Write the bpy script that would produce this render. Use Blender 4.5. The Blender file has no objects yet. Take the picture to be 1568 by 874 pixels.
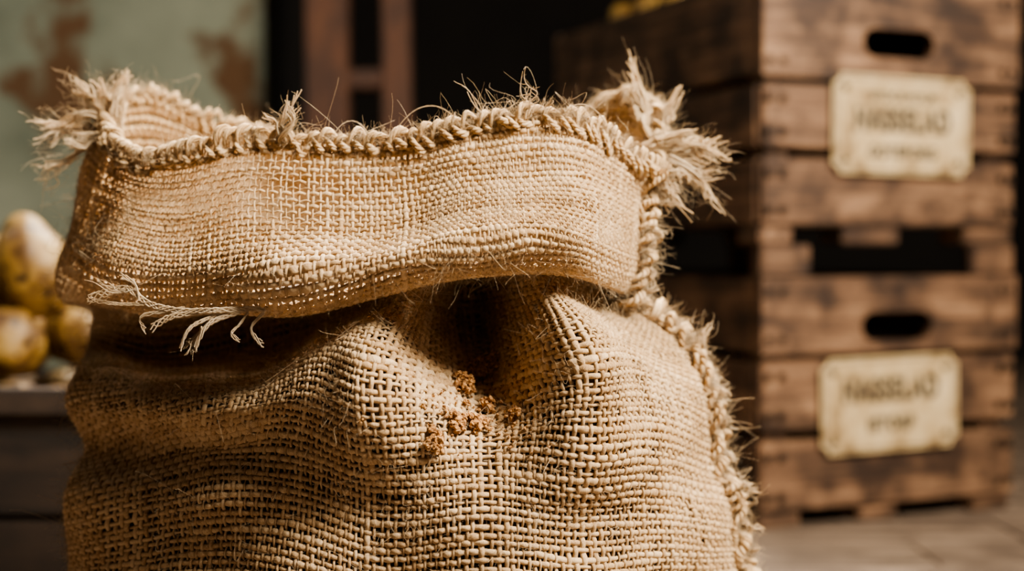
import bpy, bmesh, math, random
import numpy as np
from mathutils import Vector, noise, Matrix
rng = np.random.default_rng(7)
random.seed(7)
CM = 0.01

# ------------------------------------------------------------------ helpers
def link(ob, parent=None):
    bpy.context.scene.collection.objects.link(ob)
    if parent is not None:
        ob.parent = parent
    return ob

def np_mesh(name, verts, quads, mat, attrs=None, parent=None, smooth=True):
    me = bpy.data.meshes.new(name)
    verts = np.ascontiguousarray(verts, dtype=np.float32)
    quads = np.ascontiguousarray(quads, dtype=np.int32)
    nq = len(quads); k = quads.shape[1]
    me.vertices.add(len(verts)); me.vertices.foreach_set('co', verts.ravel())
    me.loops.add(nq*k); me.loops.foreach_set('vertex_index', quads.ravel())
    me.polygons.add(nq)
    me.polygons.foreach_set('loop_start', np.arange(nq, dtype=np.int32)*k)
    me.update(calc_edges=True)
    if smooth:
        me.polygons.foreach_set('use_smooth', np.ones(nq, dtype=bool))
    else:
        me.polygons.foreach_set('use_smooth', np.zeros(nq, dtype=bool))
    for an, (typ, data) in (attrs or {}).items():
        a = me.attributes.new(an, typ, 'POINT')
        a.data.foreach_set('vector' if typ == 'FLOAT_VECTOR' else 'value', np.ascontiguousarray(data, dtype=np.float32).ravel())
    me.materials.append(mat)
    ob = bpy.data.objects.new(name, me)
    return link(ob, parent)

def norm(a):
    return a/np.maximum(np.linalg.norm(a, axis=-1, keepdims=True), 1e-12)

class TubeBag:
    """collects many tubes into one mesh"""
    def __init__(s): s.V=[]; s.Q=[]; s.T=[]; s.R=[]; s.n=0
    def add(s, C, rw, rh=None, N=None, sides=6, twist=900.0, closed=False, rnd=None):
        C = np.asarray(C, float)
        n, m = C.shape[:2]
        if closed:
            T = norm(np.roll(C,-1,1)-np.roll(C,1,1))
        else:
            T = norm(np.gradient(C, axis=1))
        if N is None:
            ref = np.tile(np.array([0.31,-0.9,0.27]), (n,m,1))
            N = norm(np.cross(T, ref))
        B = norm(np.cross(T, N)); N = norm(np.cross(B, T))
        rw = np.broadcast_to(rw, (n,m)); rh = rw if rh is None else np.broadcast_to(rh,(n,m))
        ph = np.arange(sides)*2*np.pi/sides
        V = C[:,:,None,:] + B[:,:,None,:]*(rw[:,:,None]*np.cos(ph))[...,None] + N[:,:,None,:]*(rh[:,:,None]*np.sin(ph))[...,None]
        seg = np.linalg.norm(np.diff(C,axis=1),axis=2)
        L = np.concatenate([np.zeros((n,1)), np.cumsum(seg,1)],1)
        a = ph[None,None,:] + (L*twist)[:,:,None]
        if rnd is None: rnd = rng.random(n)
        rr = np.broadcast_to(rnd[:,None,None], (n,m,sides))
        tw = np.stack([np.cos(a), np.sin(a), np.broadcast_to((L*180)[:,:,None],a.shape)],-1)
        tw = tw + (rr*97.0)[...,None]*np.array([0,0,1.0])
        idx = (np.arange(n*m*sides).reshape(n,m,sides)) + s.n
        if closed:
            i0 = idx; i1 = np.roll(idx,-1,1)
        else:
            i0 = idx[:,:-1]; i1 = idx[:,1:]
        q = np.stack([i0, np.roll(i0,-1,2), np.roll(i1,-1,2), i1],-1).reshape(-1,4)
        s.V.append(V.reshape(-1,3)); s.Q.append(q); s.T.append(tw.reshape(-1,3)); s.R.append(rr.reshape(-1))
        s.n += n*m*sides
    def make(s, name, mat, parent=None):
        return np_mesh(name, np.concatenate(s.V), np.concatenate(s.Q), mat,
                {'tw':('FLOAT_VECTOR',np.concatenate(s.T)), 'rnd':('FLOAT',np.concatenate(s.R))}, parent)

# ------------------------------------------------------------------ materials
def new_mat(name):
    m = bpy.data.materials.new(name); m.use_nodes = True
    nt = m.node_tree; nt.nodes.clear()
    out = nt.nodes.new('ShaderNodeOutputMaterial')
    return m, nt, out
def nd(nt, t, **kw):
    n = nt.nodes.new(t)
    for k,v in kw.items():
        if k.startswith('_'): setattr(n, k[1:], v)
        else: n.inputs[k.replace('__',' ')].default_value = v
    return n
def ramp(nt, stops):
    r = nt.nodes.new('ShaderNodeValToRGB'); el = r.color_ramp.elements
    while len(el) > 1: el.remove(el[0])
    el[0].position = stops[0][0]; el[0].color = (*stops[0][1],1)
    for p,c in stops[1:]:
        e = el.new(p); e.color = (*c,1)
    return r

def burlap_mat(name, c_dark, c_mid, c_light, transl=0.3):
    m, nt, out = new_mat(name); L = nt.links.new
    at = nd(nt,'ShaderNodeAttribute',_attribute_name='tw')
    ar = nd(nt,'ShaderNodeAttribute',_attribute_name='rnd')
    n1 = nd(nt,'ShaderNodeTexNoise',Scale=2.6,Detail=3.0,Roughness=0.6)
    L(at.outputs['Vector'], n1.inputs['Vector'])
    geo = nd(nt,'ShaderNodeNewGeometry')
    n2 = nd(nt,'ShaderNodeTexNoise',Scale=22.0,Detail=3.0)
    L(geo.outputs['Position'], n2.inputs['Vector'])
    mm = nd(nt,'ShaderNodeMath',_operation='MULTIPLY_ADD'); mm.inputs[1].default_value=0.30
    L(ar.outputs['Fac'], mm.inputs[0]); L(n1.outputs['Fac'], mm.inputs[2])
    m2 = nd(nt,'ShaderNodeMath',_operation='MULTIPLY_ADD'); m2.inputs[1].default_value=0.35
    L(n2.outputs['Fac'], m2.inputs[0]); L(mm.outputs[0], m2.inputs[2])
    r = ramp(nt, [(0.48,c_dark),(0.78,c_mid),(1.0,c_light)])
    L(m2.outputs[0], r.inputs['Fac'])
    b = nd(nt,'ShaderNodeBump',Strength=0.9,Distance=0.0006)
    L(n1.outputs['Fac'], b.inputs['Height'])
    p = nd(nt,'ShaderNodeBsdfPrincipled',Roughness=0.85)
    p.inputs['Specular IOR Level'].default_value=0.2
    L(r.outputs['Color'], p.inputs['Base Color']); L(b.outputs['Normal'], p.inputs['Normal'])
    t = nd(nt,'ShaderNodeBsdfTranslucent'); L(r.outputs['Color'], t.inputs['Color'])
    mx = nd(nt,'ShaderNodeMixShader',Fac=transl)
    L(p.outputs[0], mx.inputs[1]); L(t.outputs[0], mx.inputs[2]); L(mx.outputs[0], out.inputs[0])
    return m
M_yarn = burlap_mat('burlap_yarn',(0.32,0.185,0.086),(0.56,0.380,0.205),(0.72,0.542,0.335),0.18)
M_fuzz = burlap_mat('jute_fibre',(0.53,0.38,0.215),(0.70,0.535,0.34),(0.82,0.68,0.49),0.3)
M_rope = burlap_mat('jute_twine',(0.35,0.21,0.098),(0.60,0.415,0.225),(0.77,0.59,0.37),0.18)

def wood_mat(name, cols, rough=0.75, stain=0.5, gs=1.6):
    m, nt, out = new_mat(name); L = nt.links.new
    at = nd(nt,'ShaderNodeAttribute',_attribute_name='wc')
    mp = nd(nt,'ShaderNodeMapping'); mp.inputs['Scale'].default_value=(2.2,26,26)
    L(at.outputs['Vector'], mp.inputs['Vector'])
    n1 = nd(nt,'ShaderNodeTexNoise',Scale=gs,Detail=6.0,Roughness=0.65,Distortion=0.8); L(mp.outputs[0], n1.inputs['Vector'])
    n2 = nd(nt,'ShaderNodeTexNoise',Scale=10.0,Detail=4.0,Roughness=0.6); L(at.outputs['Vector'], n2.inputs['Vector'])
    r = ramp(nt, [(0.32,cols[0]),(0.5,cols[1]),(0.69,cols[2])]); L(n1.outputs['Fac'], r.inputs['Fac'])
    r2 = ramp(nt, [(0.38,(0.16,0.125,0.10)),(0.57,(1,1,1))]); L(n2.outputs['Fac'], r2.inputs['Fac'])
    mx = nd(nt,'ShaderNodeMix',_data_type='RGBA',_blend_type='MULTIPLY'); mx.inputs[0].default_value=stain
    L(r.outputs['Color'], mx.inputs[6]); L(r2.outputs['Color'], mx.inputs[7])
    b = nd(nt,'ShaderNodeBump',Strength=0.5,Distance=0.002); L(n1.outputs['Fac'], b.inputs['Height'])
    p = nd(nt,'ShaderNodeBsdfPrincipled',Roughness=rough)
    L(mx.outputs[2], p.inputs['Base Color']); L(b.outputs['Normal'], p.inputs['Normal']); L(p.outputs[0], out.inputs[0])
    return m
M_crate = wood_mat('crate_wood',((0.036,0.019,0.010),(0.128,0.069,0.037),(0.255,0.150,0.085)),0.6,0.92)
M_dark = wood_mat('dark_wood',((0.006,0.004,0.0025),(0.017,0.010,0.006),(0.032,0.019,0.011)),0.7,0.5)
M_lip = wood_mat('bin_lip_wood',((0.018,0.011,0.007),(0.042,0.026,0.016),(0.07,0.044,0.028)),0.8,0.6)
M_ladder = wood_mat('ladder_wood',((0.030,0.010,0.004),(0.070,0.025,0.009),(0.11,0.043,0.016)),0.7,0.4)
M_floor = wood_mat('floor_wood',((0.065,0.045,0.030),(0.15,0.108,0.077),(0.25,0.187,0.136)),0.7,0.5)

def plain_noise_mat(name, stops, scale, rough=0.9, bump=0.3, bdist=0.002, detail=5.0, metallic=0.0, coords='Object'):
    m, nt, out = new_mat(name); L = nt.links.new
    tc = nd(nt,'ShaderNodeTexCoord')
    n = nd(nt,'ShaderNodeTexNoise',Scale=scale,Detail=detail,Roughness=0.6); L(tc.outputs[coords], n.inputs['Vector'])
    r = ramp(nt, stops); L(n.outputs['Fac'], r.inputs['Fac'])
    b = nd(nt,'ShaderNodeBump',Strength=bump,Distance=bdist); L(n.outputs['Fac'], b.inputs['Height'])
    p = nd(nt,'ShaderNodeBsdfPrincipled',Roughness=rough,Metallic=metallic)
    L(r.outputs['Color'], p.inputs['Base Color']); L(b.outputs['Normal'], p.inputs['Normal']); L(p.outputs[0], out.inputs[0])
    return m
M_gap_shade = plain_noise_mat('sack_shadow_lining',[(0.3,(0.065,0.036,0.016)),(0.7,(0.115,0.067,0.031))],60)
M_soil = plain_noise_mat('soil_crumb',[(0.36,(0.13,0.055,0.018)),(0.5,(0.37,0.19,0.068)),(0.66,(0.56,0.33,0.14))],420,0.95,0.8,0.0008)
M_plate = plain_noise_mat('aged_label',[(0.36,(0.16,0.10,0.045)),(0.47,(0.38,0.28,0.145)),(0.7,(0.50,0.395,0.24))],17,0.55,0.1)
M_ink = plain_noise_mat('label_ink',[(0.3,(0.018,0.013,0.010)),(0.7,(0.035,0.026,0.018))],40,0.7)
M_nail = plain_noise_mat('rusty_nail',[(0.3,(0.012,0.008,0.006)),(0.7,(0.03,0.018,0.01))],80,0.6,0.2,0.001,3,0.5)
M_roomdark = plain_noise_mat('shade_dark_plaster',[(0.3,(0.006,0.0045,0.0035)),(0.7,(0.013,0.010,0.007))],3,0.95)  # near-black colour puts the darkness beyond the doorway into the plaster

def wall_mat():
    m, nt, out = new_mat('peeling_green_plaster'); L = nt.links.new
    tc = nd(nt,'ShaderNodeTexCoord')
    n = nd(nt,'ShaderNodeTexNoise',Scale=2.2,Detail=6.0,Roughness=0.6); L(tc.outputs['Object'], n.inputs['Vector'])
    r = ramp(nt,[(0.3,(0.09,0.10,0.071)),(0.55,(0.168,0.180,0.133)),(0.75,(0.25,0.252,0.192))]); L(n.outputs['Fac'], r.inputs['Fac'])
    n2 = nd(nt,'ShaderNodeTexNoise',Scale=4.6,Detail=4.0,Roughness=0.55)
    mp = nd(nt,'ShaderNodeMapping'); mp.inputs['Location'].default_value=(3.1,1.7,0.4); L(tc.outputs['Object'], mp.inputs['Vector']); L(mp.outputs[0], n2.inputs['Vector'])
    r2 = ramp(nt,[(0.53,(0,0,0)),(0.60,(1,1,1))]); L(n2.outputs['Fac'], r2.inputs['Fac'])
    mx = nd(nt,'ShaderNodeMix',_data_type='RGBA'); mx.inputs[7].default_value=(0.070,0.034,0.012,1)
    L(r2.outputs['Color'], mx.inputs[0]); L(r.outputs['Color'], mx.inputs[6])
    b = nd(nt,'ShaderNodeBump',Strength=0.4,Distance=0.01); L(n2.outputs['Fac'], b.inputs['Height'])
    p = nd(nt,'ShaderNodeBsdfPrincipled',Roughness=0.9)
    L(mx.outputs[2], p.inputs['Base Color']); L(b.outputs['Normal'], p.inputs['Normal']); L(p.outputs[0], out.inputs[0])
    return m
M_wall = wall_mat()

def potato_mat():
    m, nt, out = new_mat('potato_skin'); L = nt.links.new
    tc = nd(nt,'ShaderNodeTexCoord')
    n = nd(nt,'ShaderNodeTexNoise',Scale=30.0,Detail=5.0); L(tc.outputs['Object'], n.inputs['Vector'])
    r = ramp(nt,[(0.34,(0.07,0.033,0.008)),(0.5,(0.185,0.105,0.024)),(0.7,(0.28,0.18,0.05))]); L(n.outputs['Fac'], r.inputs['Fac'])
    ea = nd(nt,'ShaderNodeAttribute',_attribute_name='eye')
    r2 = ramp(nt,[(0.15,(1,1,1)),(0.55,(0.08,0.04,0.02))]); L(ea.outputs['Fac'], r2.inputs['Fac'])
    mx = nd(nt,'ShaderNodeMix',_data_type='RGBA',_blend_type='MULTIPLY'); mx.inputs[0].default_value=0.95
    L(r.outputs['Color'], mx.inputs[6]); L(r2.outputs['Color'], mx.inputs[7])
    b = nd(nt,'ShaderNodeBump',Strength=0.5,Distance=0.002); L(n.outputs['Fac'], b.inputs['Height'])
    p = nd(nt,'ShaderNodeBsdfPrincipled',Roughness=0.55)
    L(mx.outputs[2], p.inputs['Base Color']); L(b.outputs['Normal'], p.inputs['Normal']); L(p.outputs[0], out.inputs[0])
    return m
M_potato = potato_mat()

# ------------------------------------------------------------------ SACK surface (control net, world centimetres: x, depth y, height z)
XZ = [ # rows from hem down; 9 stations across the front, millimetres (x,z)
 [-255,462,-216,462,-161,471,-106,468,-60,468,-26,477,7,483,49,480,98,458],
 [-259,438,-217,436,-161,441,-104,440,-58,441,-24,448,9,452,46,450,88,432],
 [-265,412,-219,407,-158,412,-101,413,-54,415,-22,421,10,425,48,421,88,408],
 [-272,386,-217,383,-153,387,-98,391,-53,397,-21,403,11,406,49,402,88,389],
 [-274,362,-223,358,-158,361,-101,369,-54,378,-23,385,10,388,50,378,80,370],
 [-287,356,-243,361,-177,367,-112,377,-60,383,-27,391,13,392,51,384,74,368],
 [-297,334,-252,315,-184,323,-121,347,-65,366,-26,355,22,374,56,358,88,357],
 [-299,318,-230,310,-158,321,-111,342,-72,351,-20,323,34,355,68,345,118,339],
 [-302,292,-222,299,-156,307,-111,318,-79,323,-18,301,45,327,81,326,135,310],
 [-295,259,-229,270,-163,278,-115,287,-76,291,-18,284,43,296,87,291,143,276],
 [-301,235,-226,246,-163,252,-117,258,-74,261,-17,258,40,260,90,254,147,235],
 [-305,204,-226,218,-164,223,-117,227,-74,228,-17,228,41,226,93,218,157,198]]
YY = [
 [-8,-10.5,-11.5,-12,-12.5,-13,-13,-11,-4],
 [-8.5,-11.0,-12.7,-13.3,-13.8,-14.4,-14.6,-13,-4],
 [-9,-12.5,-15.2,-16.4,-17.2,-17.8,-17.8,-15.2,-5],
 [-9.5,-14.8,-19.6,-20.9,-21.2,-20.8,-20.0,-16.9,-5],
 [-7.5,-12.0,-16.6,-18.2,-18.6,-18.0,-17.4,-13.8,-5],
 [-3,-3.5,-5,-9,-13.8,-5.5,-13.0,-6,-2.5],
 [-1,0,-1,-6,-15.6,-5.0,-15.2,-6.5,-2.5],
 [-4,-10,-15.3,-18,-19.6,-10.0,-18.0,-10.5,-3],
 [-5,-14,-18.6,-20.4,-21.2,-15.8,-19.5,-13,-3],
 [-4,-11.0,-16.0,-19.4,-21.0,-18.8,-19.6,-13.5,-3],
 [-6,-13.5,-17.3,-19.2,-20.2,-19.5,-18.8,-13.5,-3],
 [-6,-14,-17.5,-19.2,-19.7,-19.6,-18,-13,-3]]
rows=[[[r[2*i]/10, y[i], r[2*i+1]/10] for i in range(9)] for r,y in zip(XZ,YY)]
XL = {1:-31.2,2:-32.3,3:-33.4,4:-33.0,5:-31.0,6:-31.0}
last = rows[-1]
for z,sc in ((12.0,1.02),(5.0,1.0),(0.6,0.93)):
    rows.append([[ -8+(c[0]+8)*sc, c[1]*sc, z] for c in last])
backR = [(11,2,50.0),(7.4,8,51.5),(-0.2,11,48.0),(-12,12,47.2),(-23.6,10,50.0),(-27.9,6,52),(-30.0,1,50.0)]
CTRL=[]
for i,r in enumerate(rows):
    r = [tuple(c) for c in r]
    if i==0: b = backR
    else:
        xr=r[8][0]; xl=XL.get(i, r[0][0]-0.3); zr=r[8][2]; zl=r[0][2]
        ys=[3,9,13,14,13,9,1.5]; fr=[-0.01,0.13,0.35,0.55,0.76,0.95,1.0]
        rise = [0.6,2.0,1.5,0,1.5,2.5,1.5]
        k = max(0, 1-i/4.0)
        b=[(xr+(xl-xr)*f, y*(1+0.02*i), zr+(zl-zr)*f + rs*k) for f,y,rs in zip(fr,ys,rise)]
        if r[4][2] < 15: b=[(x,y,r[4][2]) for x,y,z in b]
    CTRL.append(r+b)
P = np.array(CTRL)*CM      # rows x 16 x 3
NR, NC = P.shape[:2]

def cr_weights(t, n, periodic):
    i = np.floor(t).astype(int); f = t-i
    if not periodic:
        i = np.clip(i,0,n-2); f = t-i
    w = np.stack([-0.5*f+f**2-0.5*f**3, 1-2.5*f**2+1.5*f**3, 0.5*f+2*f**2-1.5*f**3, -0.5*f**2+0.5*f**3],-1)
    Wm = np.zeros((len(t), n))
    for k in range(4):
        j = i-1+k
        j = j % n if periodic else np.clip(j,0,n-1)
        np.add.at(Wm, (np.arange(len(t)), j), w[:,k])
    return Wm
RA, RB = 700, 1200
tv = np.linspace(0, NR-1, RA); tu = np.linspace(0, NC, RB, endpoint=False)
RAW = np.einsum('ar,rck,bc->abk', cr_weights(tv,NR,False), P, cr_weights(tu,NC,True))
du = np.linalg.norm(np.roll(RAW,-1,1)-RAW,axis=2)[60:560].mean(0)
su = np.concatenate([[0],np.cumsum(du)]); CIRC = su[-1]
dv = np.linalg.norm(np.diff(RAW,axis=0),axis=2)
cv = np.concatenate([np.zeros((1,RB)),np.cumsum(dv,0)],0); LEN = cv[-1].mean()
cvn = cv/cv[-1]
kern=np.hanning(181); kern/=kern.sum()
pad=np.concatenate([cvn[:,-90:],cvn,cvn[:,:90]],1)
cvs=np.stack([np.convolve(p,kern,'valid') for p in pad])
fm_ = slice(60,560)
cvn = 0.35*cvs+0.65*cvn[:,fm_].mean(1,keepdims=True)
PITCH = 0.00435
NU = int(round(CIRC/PITCH/2))*2; NV = int(round(LEN/PITCH))
K = 3
GA, GB = NV*K+1, NU*K
sv = np.linspace(0,1,GA)
tmp = np.empty((GA,RB,3))
for b in range(RB):
    for k in range(3): tmp[:,b,k]=np.interp(sv, cvn[:,b], RAW[:,b,k])
ub = np.interp(np.linspace(0,CIRC,GB,endpoint=False), su, np.arange(RB+1))
i0=np.floor(ub).astype(int)%RB; f=(ub-np.floor(ub))[None,:,None]
G = tmp[:,i0]*(1-f)+tmp[:,(i0+1)%RB]*f
def normals(G):
    dU = np.roll(G,-1,1)-np.roll(G,1,1); dV = np.gradient(G,axis=0)
    return norm(np.cross(dV,dU))
N = normals(G)
ctr = G.mean((0,1))
if ((G-ctr)*N)[:, :, :2].sum() < 0: N=-N
X,Y,Z = G[...,0],G[...,1],G[...,2]
wr = (0.0022*np.sin(X*48+Z*34+1.0)+0.0018*np.sin(X*-28+Z*80+0.4)+0.0006*np.sin(X*90+np.sin(Z*40)*2.0))
G = G + N*wr[...,None]
N2 = normals(G); N = np.where((N2*N).sum(-1,keepdims=True)<0,-N2,N2)
for _ in range(4):
    N = norm(N+np.roll(N,1,1)+np.roll(N,-1,1)+np.concatenate([N[:1],N[:-1]])+np.concatenate([N[1:],N[-1:]]))
spU = np.linalg.norm(np.roll(G,-3,1)-np.roll(G,3,1),axis=2)/2
spV = np.linalg.norm(np.concatenate([G[3:],G[-1:],G[-1:],G[-1:]])-np.concatenate([G[:1],G[:1],G[:1],G[:-3]]),axis=2)/2
def smo(A,n=6):
    for _ in range(n): A=(A+np.roll(A,1,1)+np.roll(A,-1,1)+np.concatenate([A[:1],A[:-1]])+np.concatenate([A[1:],A[-1:]]))/5
    return A
spU=smo(spU); spV=smo(spV)
fU=(np.clip(spU/PITCH,0.6,1.7)**1.25)[...,None]; fV=(np.clip(spV/PITCH,0.6,1.7)**1.25)[...,None]
def bil(A, a, b):
    a = np.clip(a,0,GA-1.001); ia=np.floor(a).astype(int); fa=(a-ia)[...,None]
    ib=np.floor(b).astype(int); fb=(b-ib)[...,None]; ib0=ib%GB; ib1=(ib+1)%GB
    return (A[ia,ib0]*(1-fa)*(1-fb)+A[ia+1,ib0]*fa*(1-fb)+A[ia,ib1]*(1-fa)*fb+A[ia+1,ib1]*fa*fb)
def smooth_rand(n, m, k, per=False):
    a = rng.standard_normal((n, m//k+3))
    x = np.linspace(0, a.shape[1]-1.001, m); i=x.astype(int); f=x-i; f=f*f*(3-2*f)
    if per: a[:,-1]=a[:,0]
    return a[:,i]*(1-f)+a[:,i+1]*f

sack = bpy.data.objects.new('burlap_sack', None); link(sack)
SUB=3
PS = PITCH/0.00445
bag = TubeBag()
S = NV*SUB+1
a = np.broadcast_to(np.linspace(0,GA-1,S),(NU,S))
jj = np.arange(NU)[:,None]
b = jj*K + smooth_rand(NU,S,18)*0.29 + rng.standard_normal((NU,1))*0.15
C = bil(G,a,b); Nn = norm(bil(N,a,b))
h = 0.00090*PS
off = h*np.cos(np.pi*(a/K + jj))
def loose(C): 
    return np.exp(-(((C[...,0]+0.185)/0.085)**2+((C[...,2]-0.437)/0.031)**2)**1.4)*(C[...,1]<0.02)
wid = 0.00134*PS*(1+0.20*smooth_rand(NU,S,9)+0.15*rng.standard_normal((NU,1)))*bil(fU,a,b)[...,0]
wid = wid*(1-0.60*loose(C)); wid=np.clip(wid,0.00045,0.0030)
bag.add(C+Nn*off[...,None], wid, np.clip(wid*0.76,0,0.0014), Nn)
S = NU*SUB
b = np.broadcast_to(np.linspace(0,GB,S,endpoint=False),(NV-1,S))
ii = np.arange(1,NV)[:,None]
jit = smooth_rand(NV-1,S,18,True); 
a = ii*K + jit*0.29 + rng.standard_normal((NV-1,1))*0.13
C = bil(G,a,b); Nn = norm(bil(N,a,b))
off = -h*np.cos(np.pi*(b/K + ii))
wid = 0.00150*PS*(1+0.20*smooth_rand(NV-1,S,9,True)+0.15*rng.standard_normal((NV-1,1)))*bil(fV,a,b)[...,0]
wid = wid*(1-0.60*loose(C)); wid=np.clip(wid,0.00045,0.0031)
bag.add(C+Nn*off[...,None], wid, np.clip(wid*0.74,0,0.0014), Nn, closed=True)
bag.make('woven_cloth', M_yarn, sack)

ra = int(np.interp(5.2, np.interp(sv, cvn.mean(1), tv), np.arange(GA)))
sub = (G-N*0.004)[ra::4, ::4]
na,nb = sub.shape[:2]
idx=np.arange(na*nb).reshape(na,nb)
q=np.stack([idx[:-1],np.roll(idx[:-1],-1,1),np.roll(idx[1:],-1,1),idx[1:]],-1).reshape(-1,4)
np_mesh('gap_shade_sheet', sub.reshape(-1,3), q, M_gap_shade, None, sack)  # added dark sheet behind the weave: stands for contents, shades the gaps
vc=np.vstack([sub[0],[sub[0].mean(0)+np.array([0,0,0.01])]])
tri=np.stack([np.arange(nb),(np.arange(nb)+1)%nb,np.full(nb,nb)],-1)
np_mesh('gap_shade_cap', vc, tri, M_gap_shade, None, sack)  # cap closing the added dark sheet

# ---- fuzz
fz = TubeBag()
def fibres(base, nrm, n, lmin, lmax, rad, seg=5, lay=0.6, curl=1.0, bagx=fz, up=0.0):
    d = norm(nrm*(1-lay)+rng.standard_normal((n,3))*lay*0.8+np.array([0,0,up]))
    Ln = lmin+(lmax-lmin)*rng.random(n)**2.2
    c1 = np.clip(rng.standard_normal((n,3)),-1.6,1.6); c2=np.clip(rng.standard_normal((n,3)),-1.6,1.6)
    t = np.linspace(0,1,seg)[None,:,None]
    C = base[:,None]+Ln[:,None,None]*(d[:,None]*t + curl*0.32*c1[:,None]*t**2 + curl*0.22*c2[:,None]*np.sin(t*4.5))
    r = rad*(0.7+0.6*rng.random((n,1)))*(1-0.55*t[:,:,0])
    bagx.add(C, r, sides=3, twist=0)
def scatter(n, a0=0.0, a1=1.0):
    a=(a0+(a1-a0)*rng.random(n))*(GA-2); b=rng.random(n)*GB
    return bil(G,a,b), norm(bil(N,a,b))
frontmask=lambda C: C[:,1]<0.06
c,n_=scatter(44000,0,0.85); m=frontmask(c); c,n_=c[m],n_[m]
fibres(c+n_*0.0012,n_,len(c),0.002,0.007,0.00007,4,0.55)
c,n_=scatter(12000,0,0.85); m=frontmask(c); c,n_=c[m],n_[m]
fibres(c+n_*0.0012,n_,len(c),0.005,0.016,0.00009,7,0.6,1.3)
c,n_=scatter(1500,0,0.85); m=frontmask(c); c,n_=c[m],n_[m]
fibres(c+n_*0.0012,n_,len(c),0.008,0.019,0.00017,9,0.65,1.7)
def rimfuzz(n, lmin,lmax,rad,up=0.5,seg=7,curl=1.2):
    b=rng.random(n)*GB; c=bil(G,np.zeros(n),b); n_=norm(bil(N,np.zeros(n),b)+np.array([0,0,0.8]))
    fibres(c+rng.standard_normal((n,3))*0.002,n_,n,lmin,lmax,rad,seg,0.6,curl,fz,up)
rimfuzz(9000,0.003,0.010,0.00008)
rimfuzz(340,0.008,0.024,0.00014,0.2,11,1.9)
ubs = np.interp(np.interp(8.0*RB/NC, np.arange(RB+1), su), np.linspace(0,CIRC,GB+1), np.arange(GB+1))
n=9000; aa=rng.random(n)*(GA-2)*0.85; bb=ubs+rng.standard_normal(n)*2.4
c=bil(G,aa,bb); n_=norm(bil(N,aa,bb)); fibres(c+n_*0.005,n_,n,0.003,0.012,0.00009,7,0.65,1.4)
n=420; aa=rng.random(n)*(GA-2)*0.85; bb=ubs+rng.standard_normal(n)*2.2
c=bil(G,aa,bb); n_=norm(bil(N,aa,bb)); fibres(c+n_*0.005,n_,n,0.007,0.020,0.00020,11,0.6,1.7)
fz.make('loose_fibres', M_fuzz, sack)

# ---- plaited hems
rp = TubeBag()
def resample(C, step):
    seg=np.linalg.norm(np.diff(C,axis=0),axis=1); s=np.concatenate([[0],np.cumsum(seg)])
    n=int(s[-1]/step); t=np.linspace(0,s[-1],n)
    return np.stack([np.interp(t,s,C[:,k]) for k in range(3)],-1), t
def plait(C0, N0, A, B, wl, srad, seed=0, mess=0.35):
    C,t = resample(C0,0.0011); Nn=np.stack([np.interp(t, np.linspace(0,t[-1],len(N0)), N0[:,k]) for k in range(3)],-1)
    T=norm(np.gradient(C,axis=0)); Nn=norm(Nn); D=norm(np.cross(T,Nn))
    r2=np.random.default_rng(seed)
    def rn(step,s): 
        g=np.arange(0,t[-1]+0.04,step); return np.interp(t,g,r2.normal(0,s,len(g)))
    g=np.arange(0,t[-1]+0.03,0.012); wob=np.interp(t,g,np.cumsum(r2.normal(0,mess,len(g))))
    for k in range(3):
        ph=2*np.pi*t/wl+wob+k*2*np.pi/3+rn(0.02,mess)
        amp=1+rn(0.014,0.28)
        cen=C+D*(A*amp*np.sin(ph)+rn(0.018,A*0.15))[:,None]+Nn*(B*np.sin(2*ph)+rn(0.02,B*0.3))[:,None]
        sr=srad*(1+rn(0.02,0.15))
        for p in range(4):
            a=t*2*np.pi/0.012+p*np.pi/2
            ct=cen+D*(sr*0.66*np.cos(a))[:,None]+Nn*(sr*0.66*np.sin(a))[:,None]
            rp.add(ct[None], (sr*0.48*(1+rn(0.004,0.15)))[None], sides=6, twist=700)
rimC=np.concatenate([G[0],G[0][:1]]); rimN=np.concatenate([N[0],N[0][:1]])
plait(rimC+rimN*0.0015+np.array([0,0,-0.0015]), rimN, 0.0068,0.0030,0.027,0.0022,1,0.5)
ibs=int(ubs)%GB
seamC=G[:,ibs]; seamN=N[:,ibs]
sm=np.stack([np.convolve(np.pad(seamC[:,k],8,'edge'),np.ones(17)/17,'valid') for k in range(3)],-1)
plait(sm+seamN*0.005, seamN, 0.0082,0.0045,0.033,0.0031,2,0.6)
rp.make('plaited_hem', M_rope, sack)

# ---- frayed tufts : clumps of wavy locks
rp = TubeBag()
def lock(base,tip,n,rad,spread,fine,curl):
    d=tip-base; L0=np.linalg.norm(d); seg=18; t=np.linspace(0,1,seg)[None,:,None]
    w1=rng.standard_normal((1,1,3)); w2=rng.standard_normal((1,1,3))
    path=base+d*t + L0*0.13*w1*np.sin(t*3.6) + L0*0.06*w2*np.sin(t*8)
    for (m,rd,sp,cu) in ((n,rad,spread,curl),(fine,0.00012,spread*2.2,curl*2.2)):
        e=rng.standard_normal((m,3)); c1=rng.standard_normal((m,3)); c2=rng.standard_normal((m,3))
        ln=(0.7+0.35*rng.random((m,1,1)))
        C=base+(path-base)*ln + L0*sp*0.35*e[:,None]*t**3 + L0*cu*(c1[:,None]*np.sin(t*6)*0.4*t+c2[:,None]*np.sin(t*14)*0.2*t) + rng.standard_normal((m,1,3))*rad*1.5
        r=rd*(0.7+0.6*rng.random((m,1)))*(1-0.5*t[:,:,0]**2)
        rp.add(C,r,sides=5 if rd>0.0002 else 3,twist=900)
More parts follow.
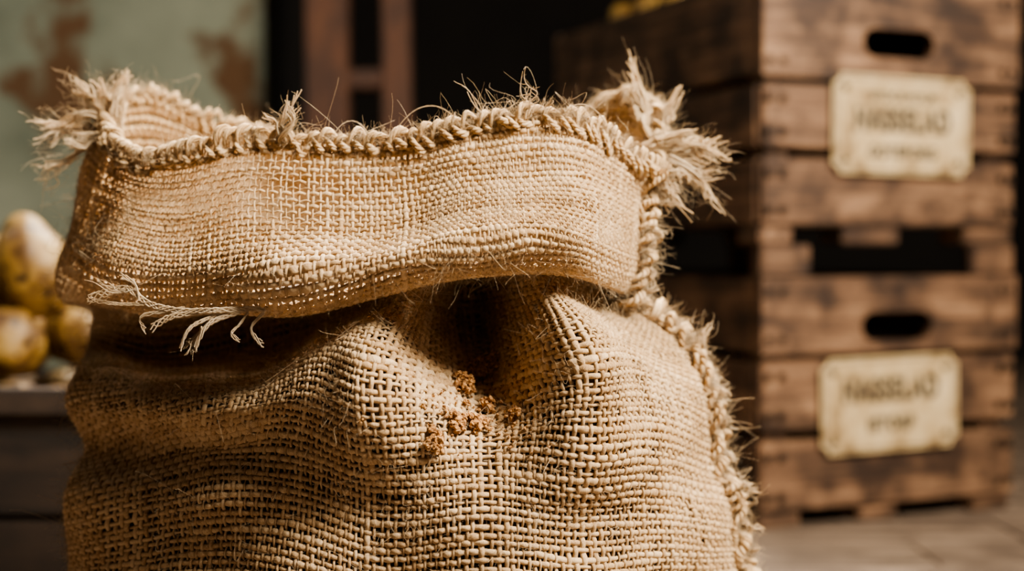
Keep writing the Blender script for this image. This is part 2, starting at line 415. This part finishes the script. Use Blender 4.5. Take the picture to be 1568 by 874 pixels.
def tuft(base, tip, locks=4, n=7, rad=0.0006, fan=0.25, fine=14, curl=0.10):
    base=np.array(base)*CM; tip=np.array(tip)*CM; L0=np.linalg.norm(tip-base)
    for k in range(locks):
        tp=tip+rng.standard_normal(3)*L0*fan*(0.3 if k==0 else 0.7); 
        if k: tp=base+(tp-base)*(0.55+0.4*rng.random())
        lock(base+rng.standard_normal(3)*L0*0.05,tp,n,rad,0.16,fine,curl)
bl=(-28.8,0,48.6)
tuft(bl,(-28.0,0,53.2),5,8,0.0007,0.12); tuft(bl,(-29.6,-1,52.0),3,7,0.0007)
tuft((-29.3,0,49),(-32.2,0,52.6),4,7,0.0007,0.16); tuft((-29.3,0,49),(-34.2,-1,48.6),5,8,0.0007,0.18)
tuft((-30.5,0,48.6),(-34.5,-1,44.3),2,4,0.0005,0.1,8,0.14); tuft((-28.5,-3,47.8),(-31.4,-3,47.6),4,7,0.0007,0.3)
tuft((-29,0,48),(-31.8,0,50.2),4,7,0.0007,0.3)
br=(10.0,0,48.0)
tuft(br,(8.6,1,53.6),5,9,0.0008,0.08); tuft(br,(12.2,0,51.2),4,9,0.0008,0.12); tuft((10.2,-2,47.2),(15.6,-2,47.0),6,9,0.0009,0.07)
tuft((10.2,-2,46.7),(15.0,-2,45.0),4,8,0.0008,0.14); tuft((12,-2,45.6),(15.0,-2,42.2),2,5,0.0006,0.08,10,0.14); tuft((9.5,-3,47.0),(12.4,-3,48.2),4,8,0.0008,0.25)
tuft((9.8,-4,45.6),(12.6,-4,44.1),4,8,0.0008,0.25); tuft((9.6,-4,46.0),(11.4,-4.5,42.8),4,8,0.0008,0.2)
for fr in np.linspace(0.05,0.80,22):
    i=int(fr*(GA-1)); p=sm[i]/CM; n0=seamN[i]
    d=np.array([n0[0]*1.0+rng.normal()*0.3, n0[1]*0.5+rng.normal()*0.3-0.3, rng.normal()*0.6+0.1])*1.2
    tuft(p+n0*0.6,p+n0*0.6+d,2,4,0.0005,0.25,8,0.2)
for k in range(26):
    i=int(rng.random()*GB*0.62)%GB; p=G[0,i]/CM
    tuft(p,p+np.array([rng.normal()*0.5,rng.normal()*0.3-0.2,0.6+0.4*rng.random()]),1,4,0.0004,0.3,8,0.2)
tuft((-14.6,-12,46.8),(-13.9,-12,49.6),3,7,0.0006,0.10,8); tuft((-14.4,-12,46.8),(-15.6,-12,48.6),2,6,0.0006,0.15,8)
tuft((0.6,-13.2,48.3),(1.3,-13.2,51.4),3,2,0.0003,0.2,2,0.25); tuft((-2.4,-13.2,47.6),(-2.8,-13.2,50.2),1,3,0.0003,0.15,3,0.2)
def strand(pts, r):
    pts=np.array(pts)*CM; C,t=resample(pts,0.003)
    for _ in range(3): C[1:-1]=(C[:-2]+C[1:-1]*2+C[2:])/4
    for p in range(4):
        a=t*2*np.pi/0.018+p*1.6+rng.normal()*0.3; o=np.stack([np.cos(a)*0.3,0.2*np.sin(a),np.sin(a)],-1)*r*1.0
        tt=t/t[-1]; o=o*(1+1.2*tt[:,None]**3); rp.add((C+o)[None],(r*0.55*(1-0.35*tt))[None],sides=5,twist=900)
def arc(x0,y0,z0,x1,z1,hgt):
    strand([(x0+(x1-x0)*t, y0, z0+(z1-z0)*t+hgt*math.sin(math.pi*t)**0.7) for t in np.linspace(0,1,14)],0.00028)
arc(-7.6,-12.8,46.9,-3.2,47.6,1.8); arc(-11.5,-12.5,46.8,-9.0,47.0,1.3); arc(3.0,-12.6,48.2,6.0,47.8,1.2)
dy=-3.6
def st(pts,r): strand([(x*0.985,y+dy,z+0.05) for x,y,z in pts],r)
st([(-14.6,-15.3,36.4),(-17.6,-15.8,36.3),(-20.0,-15.2,36.2),(-22.1,-14.6,36.6),(-23.2,-14.4,37.6),(-24.0,-14.2,37.5),(-25.8,-14,36.9)],0.0014)
st([(-16.3,-15.6,36.2),(-18.2,-15.8,35.6),(-18.9,-15.8,34.2)],0.0013)
st([(-17.3,-15.6,36.2),(-19.4,-15.8,35.3),(-19.8,-15.8,34.1)],0.0010)
st([(-17.8,-15.6,36.3),(-20.7,-15.2,35.9),(-21.7,-15.1,35.2)],0.0013)
st([(-14.8,-15.6,36.2),(-15.8,-16,35.2),(-14.8,-16.3,34.3)],0.0010)
st([(-15.8,-15.6,36.2),(-16.2,-16,35.4),(-17.0,-16.3,34.9),(-16.2,-16.3,34.6)],0.0008)
st([(-19.7,-15.2,36.4),(-22.8,-14.6,35.9),(-22.2,-14.6,35.0)],0.0009)
st([(-22.3,-14.6,36.6),(-24.1,-14.4,36.6),(-25.8,-14.3,36.9)],0.0008)
st([(-22.6,-14.6,36.9),(-22.8,-14.4,38.0),(-23.8,-14.3,38.3)],0.0009)
tuft((-23.0,-17.8,37.4),(-25.1,-17.8,37.7),2,4,0.0003,0.25,6); tuft((-18.3,-19.3,35.3),(-19.1,-19.3,34.0),2,4,0.0003,0.3,6)
rp.make('frayed_ends', M_fuzz, sack)

# ------------------------------------------------------------------ soil crumbs
bmv=[];bmf=[];cnt=0
ico=bmesh.new(); bmesh.ops.create_icosphere(ico,subdivisions=2,radius=1.0)
iv=np.array([v.co[:] for v in ico.verts]); itri=np.array([[v.index for v in f.verts] for f in ico.faces]); ico.free()
Gf=G.reshape(-1,3); Nf=N.reshape(-1,3); fm=(Gf[:,1]<-0.05)
Gf=Gf[fm];Nf=Nf[fm]
def on_surf(x,z):
    d=(Gf[:,0]-x)**2+(Gf[:,2]-z)**2
    i=np.argmin(d+ (Gf[:,1]+0.2)*1e-5); return Gf[i],Nf[i]
def grain(c,r):
    global cnt
    sc=0.65+0.7*rng.random(3); o=Vector(rng.standard_normal(3)*50)
    s=iv*(1+0.75*np.array([noise.noise(Vector(v*1.9)+o) for v in iv])[:,None])*r*sc
    bmv.append(s+c); bmf.append(itri+cnt); cnt+=len(iv)
for (x,z,R,n) in ((-2.0,31.8,1.25,190),(-3.3,31.2,0.95,100),(-1.0,32.3,0.65,45),(-3.6,29.5,0.78,120),(-4.7,28.7,0.78,120),(-2.0,29.1,0.84,130),(-1.4,30.0,0.55,45),(0.35,29.8,0.55,60),(-3.0,30.4,0.35,10)):
    c,n_=on_surf(x*CM,z*CM)
    for k in range(n):
        d=rng.standard_normal(3); d/=np.linalg.norm(d); d*=R*CM*rng.random()**0.5*(0.85+0.35*noise.noise(Vector(d*2.2)+Vector((x*9,z,0)))*2)
        hgt=d@n_; d=d-n_*hgt; p=c+d+n_*(0.003+abs(hgt)*0.8)
        grain(p, 0.0005+0.0018*rng.random()**1.7)
for k in range(200):
    x=-1.9+rng.normal()*1.9; z=30.3+rng.normal()*1.4
    c,n_=on_surf(x*CM,z*CM); grain(c+n_*0.0025,0.0003+0.0007*rng.random())
crumbs=np_mesh('soil_crumbs',np.concatenate(bmv),np.concatenate(bmf),M_soil,smooth=False)

# ------------------------------------------------------------------ wood boards
class Boards:
    def __init__(s): s.bm=bmesh.new(); s.l=s.bm.verts.layers.float_vector.new('wc')
    def box(s, lo, hi, bev=0.003, rot=None, mat=0):
        lo=Vector(lo)*CM; hi=Vector(hi)*CM; c=(lo+hi)/2; d=hi-lo
        r=bmesh.ops.create_cube(s.bm,size=1.0); vs=r['verts']
        for v in vs: v.co=Vector((v.co.x*d.x,v.co.y*d.y,v.co.z*d.z))
        es=list({e for v in vs for e in v.link_edges})
        bv=bmesh.ops.bevel(s.bm,geom=es,offset=min(bev,min(d)*0.3),segments=2,affect='EDGES')
        vs=set(vs)&set(s.bm.verts) | set(bv['verts'])
        vs={v for v in vs if v.is_valid}
        s.fin(vs,c,d,rot,mat)
    def fin(s,vs,c,d,rot,mat):
        ax=max(range(3),key=lambda k:d[k]); o=Vector((random.uniform(-9,9),random.uniform(-9,9),random.uniform(-9,9)))
        for v in vs:
            p=v.co.copy(); perm=[p[ax],p[(ax+1)%3],p[(ax+2)%3]]
            v[s.l]=Vector(perm)+o
            v.co=(rot@p if rot else p)+c
        for f in {f for v in vs for f in v.link_faces}: f.material_index=mat
    def slotted(s, x0,x1,y0,y1,z0,z1, hx,hz,hw,hh):
        """board in XZ plane with stadium hand-hole"""
        bm=s.bm; y0*=CM;y1*=CM
        outer=[(x0,z0),(x1,z0),(x1,z1),(x0,z1)]
        r=hh/2; inner=[]
        for k in range(9): a=-math.pi/2+math.pi*k/8; inner.append((hx+hw/2-r+r*math.cos(a),hz+r*math.sin(a)))
        for k in range(9): a=math.pi/2+math.pi*k/8; inner.append((hx-hw/2+r+r*math.cos(a),hz+r*math.sin(a)))
        es=[];vs=[]
        for loop in (outer,inner):
            L=[bm.verts.new((p[0]*CM,y0,p[1]*CM)) for p in loop]; vs+=L
            for i in range(len(L)): es.append(bm.edges.new((L[i],L[(i+1)%len(L)])))
        g=bmesh.ops.triangle_fill(bm,use_beauty=True,use_dissolve=False,edges=es,normal=(0,-1,0))
        fs=[f for f in g['geom'] if isinstance(f,bmesh.types.BMFace)]
        ex=bmesh.ops.extrude_face_region(bm,geom=fs)
        nv=[v for v in ex['geom'] if isinstance(v,bmesh.types.BMVert)]
        for v in nv: v.co.y=y1
        allv=set(vs)|set(nv)
        s.fin(allv,Vector((0,0,0)),Vector((x1-x0,1,1)),None,0)
    def make(s,name,mats,parent=None):
        bmesh.ops.recalc_face_normals(s.bm,faces=s.bm.faces)
        me=bpy.data.meshes.new(name); s.bm.to_mesh(me); s.bm.free()
        for m in mats: me.materials.append(m)
        return link(bpy.data.objects.new(name,me),parent)

def text_mesh(name,body,size,loc,parent,off=0.0,sx=0.8):
    cu=bpy.data.curves.new(name,'FONT'); cu.body=body; cu.size=size*CM; cu.align_x='CENTER'; cu.align_y='CENTER'; cu.offset=off; cu.extrude=0.0004; cu.space_character=1.18
    t=bpy.data.objects.new(name+'_tmp',cu); bpy.context.scene.collection.objects.link(t)
    dg=bpy.context.evaluated_depsgraph_get(); me=bpy.data.meshes.new_from_object(t.evaluated_get(dg)); bpy.data.objects.remove(t)
    for v in me.vertices: v.co.x*=sx
    me.materials.clear(); me.materials.append(M_ink)
    o=bpy.data.objects.new(name,me); link(o,parent); o.location=loc; o.rotation_euler=(math.pi/2,0,0); return o

def plate(parent,x,z,w,h,tilt,lines):
    def outline(w,h,r):
        fl=[]
        for cx,cz,a0 in ((w/2,-h/2,180),(w/2,h/2,270),(-w/2,h/2,0),(-w/2,-h/2,90)):
            for k in range(7):
                a=math.radians(a0-15*k); fl.append((cx+r*math.cos(a),cz+r*math.sin(a)))
        return fl
    bm=bmesh.new(); flat=outline(w,h,1.3)
    vs=[bm.verts.new((p[0]*CM,0,p[1]*CM)) for p in flat]
    f=bm.faces.new(vs); ex=bmesh.ops.extrude_face_region(bm,geom=[f])
    for v in ex['geom']:
        if isinstance(v,bmesh.types.BMVert): v.co.y=-0.0025
    A=[bm.verts.new((p[0]*CM,-0.0029,p[1]*CM)) for p in outline(w-0.9,h-0.9,1.3)]
    Bv=[bm.verts.new((p[0]*CM,-0.0029,p[1]*CM)) for p in outline(w-1.3,h-1.3,1.3)]
    ring=[]
    for i in range(len(A)):
        j=(i+1)%len(A); ring.append(bm.faces.new((A[i],A[j],Bv[j],Bv[i])))
    bmesh.ops.recalc_face_normals(bm,faces=bm.faces)
    for f in ring: f.material_index=2
    for sx in (-1,1):
        for sz in (-1,1):
            m=Matrix.Translation((sx*(w/2-2.2)*CM,-0.003,sz*(h/2-2.1)*CM))@Matrix.Diagonal((1,0.4,1,1))
            q=bmesh.ops.create_uvsphere(bm,u_segments=12,v_segments=8,radius=0.0055,matrix=m)
            for v in q['verts']:
                for f in v.link_faces: f.material_index=1
    me=bpy.data.meshes.new('label_plate'); bm.to_mesh(me); bm.free()
    for mm in (M_plate,M_nail,M_ink): me.materials.append(mm)
    o=bpy.data.objects.new('label_plate',me); link(o,parent); o.location=(x*CM,-0.0065,z*CM); o.rotation_euler=(0,math.radians(tilt),0)
    for i,(body,size,dz,off,sx) in enumerate(lines):
        text_mesh('label_text_%d'%(i+1),body,size,(0,-0.0030,dz*CM),o,off,sx)

def crate(loc,slats,posttop,hole,feet,pl,shade_lid=None,W_=45.6,L_=70):
    e=bpy.data.objects.new('wooden_crate',None); link(e); e.location=Vector(loc)*CM; e.rotation_euler=(0,0,math.radians(22.7))
    B=Boards(); t=1.4
    for i,(z0,z1) in enumerate(slats):
        top=i==len(slats)-1
        for yy in (0,L_-t):
            if top: B.slotted(0,W_,yy-0.3,yy+t,z0,z1,23.3,hole,12.6,4.2)
            else: B.box((random.uniform(0,.4),yy,z0),(W_-random.uniform(0,.5),yy+t,z1))
        for xx in (0,W_-t):
            B.box((xx,t+0.05,z0+0.1),(xx+t,L_-t-0.05,z1-0.1))
        for xn in (1.2,3.4,W_-3.2,W_-1.3):
            for zn in (z0+2.2,z1-2.2):
                B.box((xn-.5,-0.55,zn-.5),(xn+.5,0.0,zn+.5),0.001,mat=1)
    for xx in (t+.05,W_-t-4.05):
        for yy in (t+.05,L_-t-4.05):
            B.box((xx,yy,slats[0][0]),(xx+4,yy+4,posttop))
    for k in range(4):
        w=(W_-2*t-0.6)/4
        B.box((t+.2+k*w,t+4.2,slats[0][0]+.2),(t+w+k*w,L_-t-4.2,slats[0][0]+1.4))
    if shade_lid:  # unseen slats added to keep the crate interior dark; potatoes rest on them
        for k in range(7):
            w=(L_-2*t-0.6)/7
            B.box((t+.1,t+.3+k*w,shade_lid),(W_-t-.1,t+.1+w+k*w,shade_lid+1.2))
    for (x0,x1) in feet:
        for yy in (0.3,L_-6.3): B.box((x0,yy,0),(x1,yy+6,slats[0][0]-0.02))
    if posttop>slats[-1][1]+1:
        for x0,x1 in ((0.2,8.5),(W_-8.5,W_-0.2)):
            B.box((x0,0.1,slats[-1][1]+.05),(x1,t,posttop)); B.box((x0,L_-t,slats[-1][1]+.05),(x1,L_-.1,posttop))
    B.make('crate_boards',[M_crate,M_nail],e)
    plate(e,*pl)
    return e
big=[('STOCKHOLM',2.0,4.2,0.0006,0.85),('HASSELAD',4.6,0.6,0.0022,0.70),('GOTEBORG',2.5,-4.0,0.0012,0.8)]
low=[('HASSELAD',4.6,2.0,0.0022,0.70),('ISTORP',2.8,-3.0,0.0014,0.8)]
crate((35,97,0),[(2.4,12.5),(14.0,24.0),(24.9,35.9)],40.5,28.6,[(0,7),(17,24),(38,45)],(21.8,17.3,24.3,13.9,-1.0,low))
crate((35,97,40.55),[(2.7,12.3),(13.7,22.9),(23.8,38.6)],34.6,29.3,[(0,5.5),(14,24),(36,45)],(23.6,17.3,24.5,14.4,0.5,big),shade_lid=34.8)

# ------------------------------------------------------------------ potatoes
def potato_pile(name, items):
    bm=bmesh.new(); ly=bm.verts.layers.float.new('eye')
    for (x,y,z,rx,ry,rz) in items:
        r=bmesh.ops.create_icosphere(bm,subdivisions=5,radius=1.0)
        seed=Vector((random.uniform(-50,50),random.uniform(-50,50),random.uniform(-50,50)))
        R=Matrix.Rotation(random.uniform(-.5,.5),3,'Y')@Matrix.Rotation(random.uniform(-.6,.6),3,'X')
        eyes=[(Vector((random.gauss(0,1),random.gauss(0,1),random.gauss(0,1))).normalized(),random.uniform(0.05,0.11)) for _ in range(28)]
        for v in r['verts']:
            d=v.co.normalized(); k=1+0.15*noise.noise(d*1.1+seed)+0.02*noise.noise(d*4+seed)
            ev=0
            for e,w_ in eyes:
                a=(d-e).length
                if a<0.4:
                    g=math.exp(-(a/w_)**2); ev=max(ev,g); k-=0.022*g
            v[ly]=ev
            p=Vector((d.x*rx,d.y*ry,d.z*rz))*k
            v.co=(R@p+Vector((x,y,z)))*CM
        for f in {f for v in r['verts'] for f in v.link_faces}: f.smooth=True
    me=bpy.data.meshes.new(name); bm.to_mesh(me); bm.free(); me.materials.append(M_potato)
    return link(bpy.data.objects.new(name,me))
items=[(-54.9,60,38.0,4.4,4.2,6.0),(-56.8,57,29.4,4.0,3.8,4.1),(-49.6,62,29.8,3.4,3.5,3.7),(-62.5,66,37,4.5,4.5,5.5),(-45,66,28,3.5,4,3.5),(-60,70,29,4.5,4.2,4.5),(-54,72,30,4.4,4.4,4.2),(-65.5,58,29.5,4.0,4,4)]
for gx in range(5):
    for gy in range(4):
        items.append((-70.5+gx*6.6+random.uniform(-.5,.5),55.0+gy*8+random.uniform(-.5,.5),21.2+random.uniform(-.3,.3),3.6,3.8,3.2))
pp=potato_pile('potato_pile',items)
B=Boards()
for i,(z0,z1) in enumerate(((0.3,11.4),(12.0,23.8))):
    B.box((-82,45,z0),(-36,46.6,z1)); B.box((-82,88,z0),(-36,89.6,z1))
    B.box((-82,46.7,z0),(-80.5,87.9,z1)); B.box((-37.5,46.7,z0),(-36,87.9,z1))
for x in (-80.4,-41.6):
    B.box((x,46.7,0.3),(x+4,49.5,24.4)); B.box((x,85,0.3),(x+4,87.9,24.4))
B.box((-80.3,49.6,16.0),(-41.7,84.9,17.4))
B.box((-83,43.6,22.6),(-35.5,44.95,25.4),mat=1)
B.box((-83,45.0,23.85),(-35.5,46.6,25.4),mat=1)
B.make('potato_bin',[M_dark,M_lip])
ca=math.radians(22.7); it=[]
def pw(lx,ly,z,a=3.6,b=3.7,c=3.2): it.append((35+lx*math.cos(ca)-ly*math.sin(ca),97+lx*math.sin(ca)+ly*math.cos(ca),z,a,b,c))
for gx in range(3):
    for gy in range(4):
        pw(7.2+gx*8.4+random.uniform(-.3,.3), 28+gy*8.8+random.uniform(-.3,.3), 79.9,3.7,3.7,3.2)
pq=potato_pile('potato_pile',it)

# ------------------------------------------------------------------ ladder
B=Boards()
B.box((-41.5,-3,0),(-32.5,3,215),0.004); B.box((-25.5,-3,0),(-19.5,3,215),0.004)
for z in (20,48,76,104,132,160,188): B.box((-34,-2,z-2),(-24,2,z+2),0.004)
lad=B.make('wooden_ladder',[M_ladder]); lad.location=(0,1.86,0.006); lad.rotation_euler=(math.radians(-8.2),math.radians(-1.2),0)

# ------------------------------------------------------------------ room
B=Boards()
y=-140
while y<420:
    w=random.uniform(14,19); x=-260
    while x<300:
        l=random.uniform(120,220); B.box((x+.1,y+.12,-3),(min(x+l,300)-.1,y+w-.12,0),0.002); x+=l
    y+=w
B.make('floor',[M_floor])
def slab(name,boxes,mat):
    bm=bmesh.new()
    for lo,hi in boxes:
        lo=Vector(lo)*CM;hi=Vector(hi)*CM;c=(lo+hi)/2;d=hi-lo
        bmesh.ops.create_cube(bm,size=1,matrix=Matrix.Translation(c)@Matrix.Diagonal((*d,1)))
    me=bpy.data.meshes.new(name); bm.to_mesh(me); bm.free(); me.materials.append(mat)
    return link(bpy.data.objects.new(name,me))
slab('wall_back',[((-260,220,0),(-56,234,260)),((-56,220,208),(190,234,260)),((190,220,0),(300,234,260))],M_wall)
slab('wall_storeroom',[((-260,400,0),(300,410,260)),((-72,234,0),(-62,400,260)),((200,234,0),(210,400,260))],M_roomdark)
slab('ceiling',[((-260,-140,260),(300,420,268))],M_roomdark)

# ------------------------------------------------------------------ lights
def area(name,loc,target,size,energy,col,sy=None,spread=180):
    l=bpy.data.lights.new(name,'AREA'); l.energy=energy; l.color=col; l.size=size; l.spread=math.radians(spread)
    if sy: l.shape='RECTANGLE'; l.size_y=sy
    o=bpy.data.objects.new(name,l); link(o); o.location=loc
    o.rotation_euler=(Vector(target)-Vector(loc)).to_track_quat('-Z','Y').to_euler(); return o
area('window_light_key',(1.15,-0.68,1.74),(-0.02,0.0,0.35),0.6,172,(1.0,0.89,0.745))
area('rim_light_rear',(0.05,1.15,1.75),(-0.08,0.0,0.45),0.6,48,(1.0,0.92,0.80),None,70)  # rim lamp added above and behind the sack, not a window
area('wall_fill_light',(-1.7,0.9,1.9),(-1.6,2.2,0.9),0.6,17,(1.0,0.98,0.90))  # lamp added to brighten the left wall, no known source
w=bpy.data.worlds.new('world'); bpy.context.scene.world=w; w.use_nodes=True
w.node_tree.nodes['Background'].inputs[0].default_value=(0.9,0.77,0.64,1); w.node_tree.nodes['Background'].inputs[1].default_value=0.06
try:
    bpy.context.scene.view_settings.look='AgX - Medium High Contrast'
except Exception: pass

# ------------------------------------------------------------------ camera
cam=bpy.data.cameras.new('camera'); co=bpy.data.objects.new('camera',cam); link(co)
co.location=(0,-1.03,0.40); co.rotation_euler=(math.radians(90-1.5),0,0)
cam.lens=50; cam.sensor_width=36; cam.clip_start=0.05
cam.dof.use_dof=True; cam.dof.focus_distance=0.85; cam.dof.aperture_fstop=3.5; cam.dof.aperture_blades=9
bpy.context.scene.camera=co
